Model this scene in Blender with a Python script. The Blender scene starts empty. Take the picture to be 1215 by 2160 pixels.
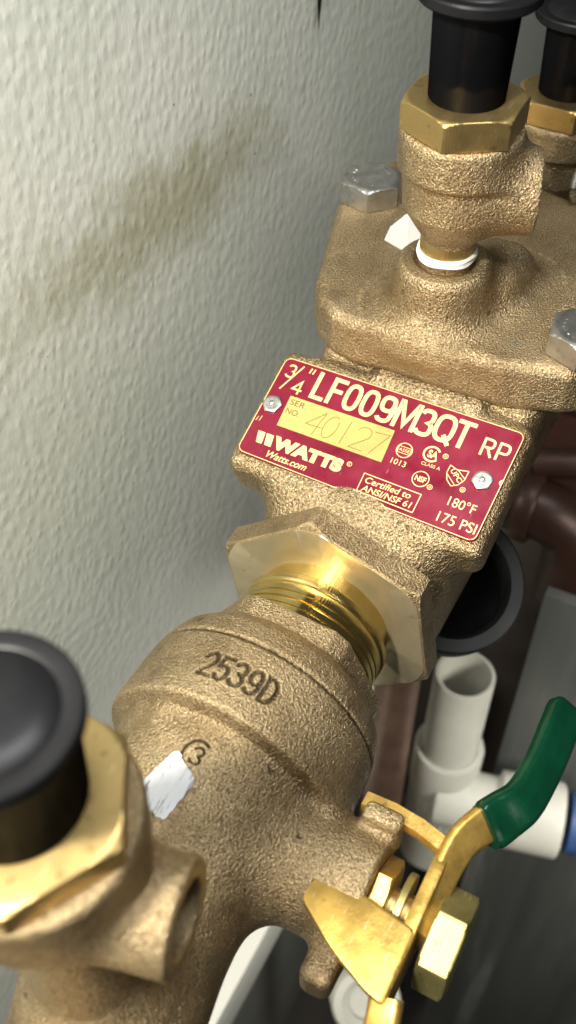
import bpy, bmesh, math, random
import numpy as np
import openvdb
from mathutils import Vector, Matrix
from mathutils.bvhtree import BVHTree

R = math.radians
S = 0.01                       # everything below is written in centimetres
scene = bpy.context.scene
COL = scene.collection

# ------------------------------------------------------------------ camera
cam_d = bpy.data.cameras.new('camera')
cam = bpy.data.objects.new('camera', cam_d)
COL.objects.link(cam)
YAW, PITCH = R(28), R(47)
fwd = Vector((math.cos(YAW)*math.cos(PITCH), math.sin(YAW)*math.cos(PITCH), -math.sin(PITCH)))
cam.location = Vector((-16.393, -6.276, 16.570))*S
cam.rotation_euler = fwd.to_track_quat('-Z', 'Y').to_euler()
cam_d.sensor_fit = 'VERTICAL'
cam_d.sensor_height = 36
cam_d.lens = 36*2200/2160
cam_d.clip_start = 0.002
cam_d.clip_end = 50
cam_d.dof.use_dof = True
cam_d.dof.focus_distance = 23*S
cam_d.dof.aperture_fstop = 17
scene.camera = cam

# ------------------------------------------------------------------ world and lamps
w = bpy.data.worlds.new('World')
scene.world = w
w.use_nodes = True
wn = w.node_tree.nodes
wn['Background'].inputs[0].default_value = (0.80, 0.82, 0.76, 1)
wn['Background'].inputs[1].default_value = 0.05

def lamp(name, kind, loc, target, energy, color, size=None, size_y=None, spread=None):
    d = bpy.data.lights.new(name, kind)
    d.energy = energy
    d.color = color
    if kind == 'AREA':
        d.shape = 'RECTANGLE'
        d.size = size*S
        d.size_y = (size_y or size)*S
        if spread: d.spread = R(spread)
    o = bpy.data.objects.new(name, d)
    COL.objects.link(o)
    o.location = Vector(loc)*S
    o.rotation_euler = (Vector(target)-Vector(loc)).to_track_quat('-Z', 'Y').to_euler()
    return o
lamp('key_lamp', 'AREA', (-24, 4.5, 30), (-2, 1, -2), 2.35, (1.0, 0.95, 0.85), 3, 3)
lamp('low_fill', 'AREA', (-36, -2.0, 20), (-4, 1, -3), 0.8, (1.0, 0.96, 0.88), 4, 4)  # added low fill that brightens the near pipe and nut face
lamp('overhead_fill', 'AREA', (-6, -9, 50), (0, 4, 0), 2.0, (0.96, 0.98, 1.0), 24, 12)  # added broad fill for the wall and metal reflections, not a real fixture
lamp('background_fill', 'AREA', (-6, -32, 6), (8, -6, -26), 0.20, (1.0, 0.97, 0.90), 10, 10, 60)  # added fill aimed at the drain tee and grey panel behind

scene.view_settings.view_transform = 'Standard'
scene.view_settings.look = 'None'
scene.view_settings.exposure = 0.1
scene.view_settings.gamma = 1.0

# ------------------------------------------------------------------ materials
def new_mat(name):
    m = bpy.data.materials.new(name)
    m.use_nodes = True
    nt = m.node_tree
    b = nt.nodes['Principled BSDF']
    return m, nt, b
def N(nt, t, **kw):
    n = nt.nodes.new(t)
    for k, v in kw.items():
        if k in n.inputs.keys(): n.inputs[k].default_value = v
        else: setattr(n, k, v)
    return n
def coords(nt, scale=(1, 1, 1), rot=(0, 0, 0)):
    tc = nt.nodes.new('ShaderNodeTexCoord')
    mp = nt.nodes.new('ShaderNodeMapping')
    mp.inputs['Scale'].default_value = scale
    mp.inputs['Rotation'].default_value = rot
    nt.links.new(tc.outputs['Object'], mp.inputs[0])
    return mp.outputs[0]
def noise(nt, vec, scale, detail=3, rough=0.55):
    n = nt.nodes.new('ShaderNodeTexNoise')
    n.inputs['Scale'].default_value = scale
    n.inputs['Detail'].default_value = detail
    n.inputs['Roughness'].default_value = rough
    nt.links.new(vec, n.inputs['Vector'])
    return n.outputs['Fac']
def ramp(nt, fac, stops):
    r = nt.nodes.new('ShaderNodeValToRGB')
    e = r.color_ramp.elements
    while len(e) < len(stops): e.new(0.5)
    for i, (p, c) in enumerate(stops):
        e[i].position = p
        e[i].color = (*c, 1) if len(c) == 3 else c
    nt.links.new(fac, r.inputs[0])
    return r.outputs[0]
def bump(nt, h, strength, dist, prev=None):
    b = nt.nodes.new('ShaderNodeBump')
    b.inputs['Strength'].default_value = strength
    b.inputs['Distance'].default_value = dist
    nt.links.new(h, b.inputs['Height'])
    if prev is not None: nt.links.new(prev, b.inputs['Normal'])
    return b.outputs[0]
def mixc(nt, fac, a, b, mode='MIX'):
    m = nt.nodes.new('ShaderNodeMix')
    m.data_type = 'RGBA'
    m.blend_type = mode
    for sock, v in ((m.inputs['Factor'], fac), (m.inputs[6], a), (m.inputs[7], b)):
        if isinstance(v, (float, int)): sock.default_value = v
        elif isinstance(v, tuple): sock.default_value = (*v, 1)
        else: nt.links.new(v, sock)
    return m.outputs[2]
def maprange(nt, v, a, b, c, d):
    m = nt.nodes.new('ShaderNodeMapRange')
    nt.links.new(v, m.inputs[0])
    for i, x in enumerate((a, b, c, d)): m.inputs[i+1].default_value = x
    return m.outputs[0]

def cast_bronze(name, grain=1.0, tone=1.0, dirt=True):
    m, nt, b = new_mat(name)
    v = coords(nt)
    n1 = noise(nt, v, 4200/grain, 3, 0.6)      # sand grain
    n2 = noise(nt, v, 1900/grain, 2, 0.6)
    n3 = noise(nt, v, 55, 4, 0.6)              # slow patches
    c = ramp(nt, n3, [(0.3, (0.345*tone, 0.245*tone, 0.130*tone)), (0.7, (0.50*tone, 0.380*tone, 0.220*tone))])
    c = mixc(nt, maprange(nt, n2, 0.34, 0.50, 0.75, 0.0), c, (0.17*tone, 0.13*tone, 0.060*tone))
    spots = noise(nt, v, 240, 2, 0.5)
    c = mixc(nt, maprange(nt, spots, 0.27, 0.235, 0.0, 0.8), c, (0.05, 0.032, 0.016))
    fl = noise(nt, v, 3000/grain, 1, 0.5)
    c = mixc(nt, maprange(nt, fl, 0.60, 0.72, 0.0, 0.55), c, (0.92, 0.78, 0.50))  # pale flecks: sparkle highlights put into the colour
    c = mixc(nt, maprange(nt, fl, 0.40, 0.31, 0.0, 0.5), c, (0.12, 0.08, 0.035))
    geo = nt.nodes.new('ShaderNodeNewGeometry')
    pat = noise(nt, v, 95, 5, 0.65)
    c = mixc(nt, maprange(nt, pat, 0.50, 0.68, 0.0, 0.55), c, (0.17*tone, 0.115*tone, 0.055*tone))
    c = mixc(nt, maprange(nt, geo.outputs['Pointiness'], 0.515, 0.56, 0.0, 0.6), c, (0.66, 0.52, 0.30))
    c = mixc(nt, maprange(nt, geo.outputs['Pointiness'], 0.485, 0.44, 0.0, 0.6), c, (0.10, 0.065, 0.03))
    ver = noise(nt, v, 70, 5, 0.7)
    c = mixc(nt, maprange(nt, ver, 0.62, 0.74, 0.0, 0.45), c, (0.20, 0.24, 0.18))
    if dirt:
        a = nt.nodes.new('ShaderNodeAttribute'); a.attribute_name = 'grime'
        c = mixc(nt, a.outputs['Fac'], c, (0.035, 0.022, 0.010))
    nt.links.new(c, b.inputs['Base Color'])
    b.inputs['Metallic'].default_value = 0.90
    rr = maprange(nt, n2, 0.3, 0.7, 0.46, 0.30)
    nt.links.new(rr, b.inputs['Roughness'])
    bn = bump(nt, noise(nt, v, 420/grain, 2, 0.5), 0.35, 0.00020*grain)
    bn = bump(nt, n2, 1.0, 0.00055*grain, bn)
    bn = bump(nt, n1, 0.8, 0.00020*grain, bn)
    nt.links.new(bn, b.inputs['Normal'])
    return m
def machined(name, col, rough=0.22, axis='X', ring=0.5, metal=1.0, dark=None, ring_scale=900):
    """turned metal: fine circular tool marks round the local axis given"""
    m, nt, b = new_mat(name)
    v = coords(nt)
    wv = nt.nodes.new('ShaderNodeTexWave')
    wv.wave_type = 'RINGS'
    wv.rings_direction = axis
    wv.inputs['Scale'].default_value = ring_scale
    wv.inputs['Distortion'].default_value = 1.2
    wv.inputs['Detail'].default_value = 2
    nt.links.new(v, wv.inputs['Vector'])
    n = noise(nt, v, 180, 4, 0.6)
    c = ramp(nt, n, [(0.3, tuple(x*0.82 for x in col)), (0.7, col)])
    sp = noise(nt, v, 700, 2, 0.5)
    c = mixc(nt, maprange(nt, sp, 0.30, 0.25, 0, 0.7), c, tuple(x*0.25 for x in col))
    nt.links.new(c, b.inputs['Base Color'])
    b.inputs['Metallic'].default_value = metal
    nt.links.new(maprange(nt, n, 0.3, 0.7, rough*1.25, rough*0.85), b.inputs['Roughness'])
    bn = bump(nt, wv.outputs['Fac'], ring*0.35, 0.00008)
    bn = bump(nt, noise(nt, v, 900, 3, 0.6), 0.25, 0.00006, bn)
    nt.links.new(bn, b.inputs['Normal'])
    return m
def plain(name, col, rough=0.5, metal=0.0, var=0.15, nscale=120, bstr=0.15, bdist=0.0001, bscale=800, coat=0.0):
    m, nt, b = new_mat(name)
    v = coords(nt)
    n = noise(nt, v, nscale, 4, 0.6)
    c = ramp(nt, n, [(0.25, tuple(x*(1-var) for x in col)), (0.75, tuple(min(1, x*(1+var)) for x in col))])
    nt.links.new(c, b.inputs['Base Color'])
    b.inputs['Metallic'].default_value = metal
    nt.links.new(maprange(nt, n, 0.2, 0.8, rough*0.85, rough*1.15), b.inputs['Roughness'])
    b.inputs['Coat Weight'].default_value = coat
    if bstr:
        nt.links.new(bump(nt, noise(nt, v, bscale, 3, 0.6), bstr, bdist), b.inputs['Normal'])
    return m

M = {}
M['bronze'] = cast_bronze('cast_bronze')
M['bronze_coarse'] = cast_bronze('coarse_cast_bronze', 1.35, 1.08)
M['brass'] = machined('polished_brass', (0.80, 0.62, 0.25), 0.16, 'X', 0.5)
M['brass_face'] = machined('faced_brass', (0.78, 0.66, 0.42), 0.20, 'X', 0.8, 0.80)
M['brass_nut'] = machined('turned_brass', (0.56, 0.40, 0.16), 0.40, 'Z', 0.7, 0.95)
M['yellow'] = plain('yellow_plated_steel', (0.58, 0.37, 0.09), 0.40, 0.85, 0.36, 160, 0.5, 0.00012, 900)
M['yellow_pale'] = plain('pale_plated_steel', (0.36, 0.31, 0.12), 0.45, 0.85, 0.12, 200, 0.3, 0.0001, 900)
M['zinc'] = plain('zinc_plated_steel', (0.42, 0.41, 0.38), 0.40, 0.95, 0.2, 300, 0.4, 0.0001, 1400)
M['black'] = plain('black_plastic', (0.004, 0.004, 0.005), 0.26, 0.0, 0.2, 100, 0.12, 0.0002, 260)
M['black_matt'] = plain('dull_black_plastic', (0.008, 0.008, 0.009), 0.45, 0.0, 0.25, 200, 0.3, 0.0001, 900)
for k_, f_, ro_ in (('black', 0.009, 0.14), ('black_matt', 0.022, 0.36)):
    nt = M[k_].node_tree; b = nt.nodes['Principled BSDF']
    b.inputs['Specular IOR Level'].default_value = 0.0
    g_ = nt.nodes.new('ShaderNodeBsdfGlossy'); g_.inputs['Roughness'].default_value = ro_
    mx = nt.nodes.new('ShaderNodeMixShader'); mx.inputs[0].default_value = f_
    nt.links.new(b.outputs[0], mx.inputs[1]); nt.links.new(g_.outputs[0], mx.inputs[2])
    nt.links.new(mx.outputs[0], nt.nodes['Material Output'].inputs['Surface'])
M['black_rubber'] = plain('dusty_black_plastic', (0.004, 0.005, 0.004), 0.6, 0.0, 0.6, 90, 0.3, 0.0002, 500)
M['green'] = plain('green_vinyl', (0.0012, 0.028, 0.012), 0.2, 0.0, 0.35, 140, 0.25, 0.0003, 240)
M['tape'] = plain('white_thread_tape', (0.80, 0.80, 0.78), 0.5, 0.0, 0.06, 400, 0.5, 0.0002, 900)
M['pvc'] = plain('white_pvc', (0.52, 0.51, 0.44), 0.42, 0.0, 0.08, 60, 0.2, 0.0002, 300)
M['copper'] = plain('old_copper', (0.20, 0.12, 0.085), 0.45, 0.5, 0.35, 60, 0.3, 0.0002, 300)
M['copper_bright'] = plain('red_copper', (0.05, 0.022, 0.015), 0.45, 0.4, 0.3, 60, 0.3, 0.0002, 300)
M['blue'] = plain('blue_plastic', (0.03, 0.07, 0.18), 0.4)
M['steel_sheet'] = plain('grey_sheet', (0.085, 0.088, 0.082), 0.42, 0.1, 0.35, 12, 0.2, 0.0003, 60)
M['white_paint'] = plain('white_painted_steel', (0.62, 0.62, 0.56), 0.45, 0.0, 0.05, 20, 0.1, 0.0002, 200)
M['floor'] = plain('dark_concrete', (0.045, 0.040, 0.034), 0.8, 0.0, 0.5, 10, 0.6, 0.002, 60)
M['brick'] = plain('red_brick', (0.085, 0.030, 0.020), 0.8, 0.0, 0.5, 20, 0.6, 0.001, 150)
M['mortar'] = plain('mortar', (0.09, 0.07, 0.055), 0.9, 0.0, 0.3, 20, 0.6, 0.001, 150)
M['dark'] = plain('dark_void_rubber', (0.012, 0.008, 0.006), 0.7)
M['sticker'] = plain('white_sticker', (0.48, 0.48, 0.45), 0.34, 0.0, 0.08, 300, 0.3, 0.0002, 300)

for k_ in ('yellow', 'yellow_pale', 'brass_nut', 'zinc'):
    nt = M[k_].node_tree; b = nt.nodes['Principled BSDF']
    src = b.inputs['Base Color'].links[0].from_socket
    v = coords(nt)
    c = mixc(nt, maprange(nt, noise(nt, v, 420, 3, 0.6), 0.62, 0.72, 0, 0.55), src, (0.16, 0.07, 0.02) if k_ != 'zinc' else (0.14, 0.13, 0.11))
    c = mixc(nt, maprange(nt, noise(nt, coords(nt, (260, 2400, 500), (0.3, 0.5, 0.6)), 1.0, 2, 0.5), 0.66, 0.72, 0, 0.35), c, (0.85, 0.78, 0.55))
    nt.links.new(c, b.inputs['Base Color'])
# sticker with grey scuffs
m, nt, b = new_mat('scuffed_white_sticker')
v = coords(nt, (1, 1, 1))
sc = noise(nt, coords(nt, (160, 900, 160), (0, 0, R(20))), 1.0, 3, 0.6)
c = ramp(nt, sc, [(0.36, (0.16, 0.16, 0.17)), (0.44, (0.50, 0.51, 0.52)), (1.0, (0.60, 0.61, 0.62))])
nt.links.new(c, b.inputs['Base Color'])
b.inputs['Roughness'].default_value = 0.35
nt.links.new(bump(nt, noise(nt, v, 300, 3), 0.3, 0.0002), b.inputs['Normal'])
M['scuffed'] = m

# the crimson name plate
m, nt, b = new_mat('crimson_plate_paint')
v = coords(nt)
n = noise(nt, v, 70, 4, 0.6)
c = ramp(nt, n, [(0.3, (0.155, 0.0035, 0.017)), (0.7, (0.215, 0.007, 0.028))])
scr = noise(nt, coords(nt, (300, 2600, 300), (0, 0, R(35))), 1.0, 2, 0.5)
c = mixc(nt, maprange(nt, scr, 0.74, 0.80, 0, 0.45), c, (0.75, 0.30, 0.30))
nt.links.new(c, b.inputs['Base Color'])
b.inputs['Metallic'].default_value = 0.25
nt.links.new(maprange(nt, noise(nt, v, 160, 4), 0.3, 0.7, 0.24, 0.42), b.inputs['Roughness'])
nt.links.new(bump(nt, noise(nt, v, 60, 3), 0.35, 0.0004), b.inputs['Normal'])
M['plate'] = m
M['gold'] = plain('gold_print', (0.86, 0.70, 0.30), 0.34, 0.35, 0.08, 200, 0.15, 0.00005, 900)
M['gold_panel'] = plain('gold_panel', (0.78, 0.62, 0.20), 0.28, 0.6, 0.08, 120, 0.2, 0.0001, 200)
M['ink'] = plain('dark_ink', (0.10, 0.035, 0.02), 0.6)
M['scratch'] = plain('engraved_scratch', (0.10, 0.055, 0.015), 0.5)

# grey-green textured enclosure panel
m, nt, b = new_mat('pebbled_grey_green_panel')
v = coords(nt)
warp = noise(nt, v, 30, 3)
vo = nt.nodes.new('ShaderNodeTexVoronoi')
vo.feature = 'SMOOTH_F1'
vo.inputs['Scale'].default_value = 380
vo.inputs['Smoothness'].default_value = 0.9
mp = coords(nt, (1.0, 1.0, 0.75), (0, R(-14), 0))
addn = nt.nodes.new('ShaderNodeVectorMath'); addn.operation = 'ADD'
nn = nt.nodes.new('ShaderNodeTexNoise'); nn.inputs['Scale'].default_value = 90; nn.inputs['Detail'].default_value = 2
scl = nt.nodes.new('ShaderNodeVectorMath'); scl.operation = 'SCALE'; scl.inputs['Scale'].default_value = 0.003
nt.links.new(v, nn.inputs['Vector']); nt.links.new(nn.outputs['Color'], scl.inputs[0])
nt.links.new(mp, addn.inputs[0]); nt.links.new(scl.outputs[0], addn.inputs[1])
nt.links.new(addn.outputs[0], vo.inputs['Vector'])
fine = noise(nt, coords(nt, (1, 1, 0.6)), 1100, 3, 0.6)
mid = noise(nt, coords(nt, (1, 1, 0.62), (0, R(-14), 0)), 480, 3, 0.5)
slow = noise(nt, v, 9, 3, 0.5)
c = ramp(nt, slow, [(0.3, (0.52, 0.55, 0.465)), (0.7, (0.61, 0.625, 0.56))])
# tan water stain: a long soft-edged blotch, with a ragged outline
st = nt.nodes.new('ShaderNodeTexCoord')
sm = nt.nodes.new('ShaderNodeMapping'); sm.vector_type = 'TEXTURE'
sm.inputs['Location'].default_value = (0.038, 0.08, 0.020)
sm.inputs['Rotation'].default_value = (0, R(2), 0)
sm.inputs['Scale'].default_value = (0.056, 0.5, 0.0140)
nt.links.new(st.outputs['Object'], sm.inputs[0])
ln = nt.nodes.new('ShaderNodeVectorMath'); ln.operation = 'LENGTH'
nt.links.new(sm.outputs[0], ln.inputs[0])
ad = nt.nodes.new('ShaderNodeMath'); ad.operation = 'ADD'
nt.links.new(ln.outputs['Value'], ad.inputs[0])
nt.links.new(maprange(nt, noise(nt, v, 80, 6, 0.7), 0, 1, -1.2, 1.2), ad.inputs[1])
c = mixc(nt, maprange(nt, ad.outputs[0], 1.45, 0.35, 0.0, 0.66), c, (0.29, 0.275, 0.15))
sp = noise(nt, v, 260, 2, 0.4)
c = mixc(nt, maprange(nt, sp, 0.215, 0.20, 0, 0.8), c, (0.06, 0.06, 0.04))
nt.links.new(c, b.inputs['Base Color'])
nt.links.new(maprange(nt, slow, 0.3, 0.7, 0.17, 0.26), b.inputs['Roughness'])
bn = bump(nt, vo.outputs['Distance'], 0.36, 0.0006)
bn.node.invert = True
bn = bump(nt, mid, 0.18, 0.0006, bn)
bn = bump(nt, fine, 0.15, 0.0002, bn)
nt.links.new(bn, b.inputs['Normal'])
M['wall'] = m

# ------------------------------------------------------------------ object helpers
def empty(name, loc, label, cat, group=None):
    o = bpy.data.objects.new(name, None)
    COL.objects.link(o)
    o.location = Vector(loc)*S
    o.empty_display_size = 0.01
    o['label'] = label
    o['category'] = cat
    if group: o['group'] = group
    return o
def link(name, me, mat=None, parent=None):
    if mat is not None and not me.materials: me.materials.append(mat)
    o = bpy.data.objects.new(name, me)
    COL.objects.link(o)
    if parent is not None:
        o.parent = parent
        o.matrix_parent_inverse = Matrix.Translation(-parent.location) if parent.parent is None else parent.matrix_parent_inverse.copy()
        if parent.parent is not None:
            o.matrix_parent_inverse = Matrix.Identity(4)
    return o
def shade(me, angle=40):
    me.polygons.foreach_set('use_smooth', [True]*len(me.polygons))
    try: me.set_sharp_from_angle(angle=R(angle))
    except Exception: pass
def mesh(name, verts, faces, angle=40):
    me = bpy.data.meshes.new(name)
    me.from_pydata([tuple(Vector(v)*S) for v in verts], [], faces)
    bm = bmesh.new(); bm.from_mesh(me)
    bmesh.ops.recalc_face_normals(bm, faces=bm.faces)
    bm.to_mesh(me); bm.free()
    me.update()
    shade(me, angle)
    return me
def frame(origin, z, x=None):
    z = Vector(z).normalized()
    x = Vector(x) if x is not None else (Vector((1, 0, 0)) if abs(z.x) < 0.9 else Vector((0, 1, 0)))
    x = (x - z*x.dot(z)).normalized()
    y = z.cross(x)
    m = Matrix((x, y, z)).transposed().to_4x4()
    m.translation = Vector(origin)
    return m
def lathe(prof, mtx=None, n=96, radfun=None, closed_loop=False):
    """prof: list of (r, h); radfun(r, h, angle) may reshape it"""
    mtx = mtx or Matrix.Identity(4)
    V, F = [], []
    for (r, h) in prof:
        for k in range(n):
            a = 2*math.pi*k/n
            rr = radfun(r, h, a) if radfun else r
            V.append(mtx @ Vector((rr*math.cos(a), rr*math.sin(a), h)))
    m_ = len(prof)
    for i in range(m_-1 if not closed_loop else m_):
        j = (i+1) % m_
        for k in range(n):
            l = (k+1) % n
            F.append((i*n+k, i*n+l, j*n+l, j*n+k))
    if not closed_loop:
        F.append(tuple(range(n))[::-1])
        F.append(tuple(range((m_-1)*n, m_*n)))
    return V, F
def hexr(a, rc, rot=0.0):
    ap = rc*math.cos(math.pi/6)
    a = (a - rot) % (math.pi/3) - math.pi/6
    return ap/math.cos(a)
def hex_nut(rc, h, mtx, hole=0.0, cham_top=0.0, cham_bot=0.0, rot=0.0, n=144, face_r=None, round_=0.03):
    """hexagonal prism with the conical corner chamfer of a real nut"""
    ap = rc*math.cos(math.pi/6)
    def lim(hh):
        t = 1e9
        slope = 2.2
        if cham_top: t = min(t, (face_r or ap*0.98) + (h-hh)*slope)
        if cham_bot: t = min(t, (face_r or ap*0.98) + hh*slope)
        return t
    hs = sorted(set([0, round_*0.5, round_] + [h*i/16 for i in range(1, 16)] + [h-round_, h-round_*0.5, h]))
    prof = [(1, x) for x in hs]
    def rf(r, hh, a):
        x = min(hexr(a, rc, rot), lim(hh))
        e = min(hh, h-hh)
        if e < round_: x -= round_*(1-math.sqrt(max(0, 1-(1-e/round_)**2)))
        return x
    if hole:
        V, F = [], []
        V, F = lathe([(-1, 0), (-2, 0)] + prof + [(-2, h), (-1, h)], mtx, n, lambda r, hh, a: hole if r == -1 else (rf(1, hh, a)-0.012 if r < 0 else rf(r, hh, a)), closed_loop=True)
    else:
        V, F = lathe([(-1, 0), (-2, 0)] + prof + [(-2, h), (-1, h)], mtx, n, lambda r, hh, a: 0.001 if r == -1 else (rf(1, hh, a)-0.012 if r < 0 else rf(r, hh, a)))
    return V, F
def join(*parts):
    V, F = [], []
    for v, f in parts:
        o = len(V)
        V += list(v)
        F += [tuple(i+o for i in q) for q in f]
    return V, F
def rbox(c, half, bev=0.03, rot=None, seg=2):
    bm = bmesh.new()
    bmesh.ops.create_cube(bm, size=1)
    for v_ in bm.verts: v_.co = Vector((v_.co.x*2*half[0], v_.co.y*2*half[1], v_.co.z*2*half[2]))
    if bev: bmesh.ops.bevel(bm, geom=bm.edges[:], offset=bev, segments=seg, profile=0.6, affect='EDGES')
    mt = Matrix.Translation(Vector(c)) @ (rot.to_4x4() if rot is not None else Matrix.Identity(4))
    bm.verts.ensure_lookup_table()
    V = [mt @ v_.co for v_ in bm.verts]
    F = [tuple(v_.index for v_ in f.verts) for f in bm.faces]
    bm.free()
    return V, F
def prism(poly, mtx, t, bev=0.03, seg=2):
    """polygon (2D, local xy) extruded t along local z, all edges rounded"""
    bm = bmesh.new()
    vs = [bm.verts.new((x, y, 0)) for x, y in poly]
    f = bm.faces.new(vs)
    r = bmesh.ops.extrude_face_region(bm, geom=[f])
    for e in r['geom']:
        if isinstance(e, bmesh.types.BMVert): e.co.z += t
    bmesh.ops.recalc_face_normals(bm, faces=bm.faces)
    if bev: bmesh.ops.bevel(bm, geom=bm.edges[:], offset=bev, segments=seg, profile=0.6, affect='EDGES')
    V = [mtx @ v_.co for v_ in bm.verts]
    bm.verts.index_update()
    F = [tuple(v_.index for v_ in f_.verts) for f_ in bm.faces]
    bm.free()
    return V, F
def roundpoly(pts, r, seg=5):
    out = []
    n = len(pts)
    for i in range(n):
        p0, p1, p2 = Vector(pts[i-1]), Vector(pts[i]), Vector(pts[(i+1) % n])
        rr = r[i] if isinstance(r, (list, tuple)) else r
        a = (p0-p1); b_ = (p2-p1)
        rr = min(rr, a.length*0.45, b_.length*0.45)
        a = p1 + a.normalized()*rr
        b_ = p1 + b_.normalized()*rr
        for k in range(seg+1):
            t = k/seg
            q = a*(1-t)**2 + p1*2*t*(1-t) + b_*t*t
            out.append((q.x, q.y))
    return out
def sweep(path, secfun, n=24, up=(0, 0, 1)):
    """path: list of Vector; secfun(i, t) -> list of (u, v) section points; up fixes v direction"""
    V, F = [], []
    P = [Vector(p) for p in path]
    L = len(P)
    m_ = None
    for i, p in enumerate(P):
        d = (P[min(i+1, L-1)] - P[max(i-1, 0)]).normalized()
        upv = Vector(up(i/(L-1))) if callable(up) else Vector(up)
        v_ = (upv - d*upv.dot(d)).normalized()
        u_ = v_.cross(d)
        sec = secfun(i, i/(L-1))
        m_ = len(sec)
        for (a, b_) in sec: V.append(p + u_*a + v_*b_)
    for i in range(L-1):
        for k in range(m_):
            l = (k+1) % m_
            F.append((i*m_+k, i*m_+l, (i+1)*m_+l, (i+1)*m_+k))
    F.append(tuple(range(m_))[::-1])
    F.append(tuple(range((L-1)*m_, L*m_)))
    return V, F
def tube(path, r, n=24):
    up = (0, 0, 1)
    d = Vector(path[-1])-Vector(path[0])
    if abs(d.normalized().z) > 0.9: up = (1, 0, 0)
    return sweep(path, lambda i, t: [(r*math.cos(2*math.pi*k/n), r*math.sin(2*math.pi*k/n)) for k in range(n)], up=up)
def smoothpath(pts, k=6):
    P = [Vector(p) for p in pts]
    P = [P[0]*2-P[1]] + P + [P[-1]*2-P[-2]]
    out = []
    for i in range(1, len(P)-2):
        for j in range(k):
            t = j/k
            a, b_, c_, d = P[i-1], P[i], P[i+1], P[i+2]
            out.append(0.5*((2*b_) + (c_-a)*t + (2*a-5*b_+4*c_-d)*t*t + (3*b_-a-3*c_+d)*t**3))
    out.append(P[-2])
    return out
def put(name, VF, mat, parent=None, angle=40):
    return link(name, mesh(name, VF[0], VF[1], angle), mat, parent)

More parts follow.
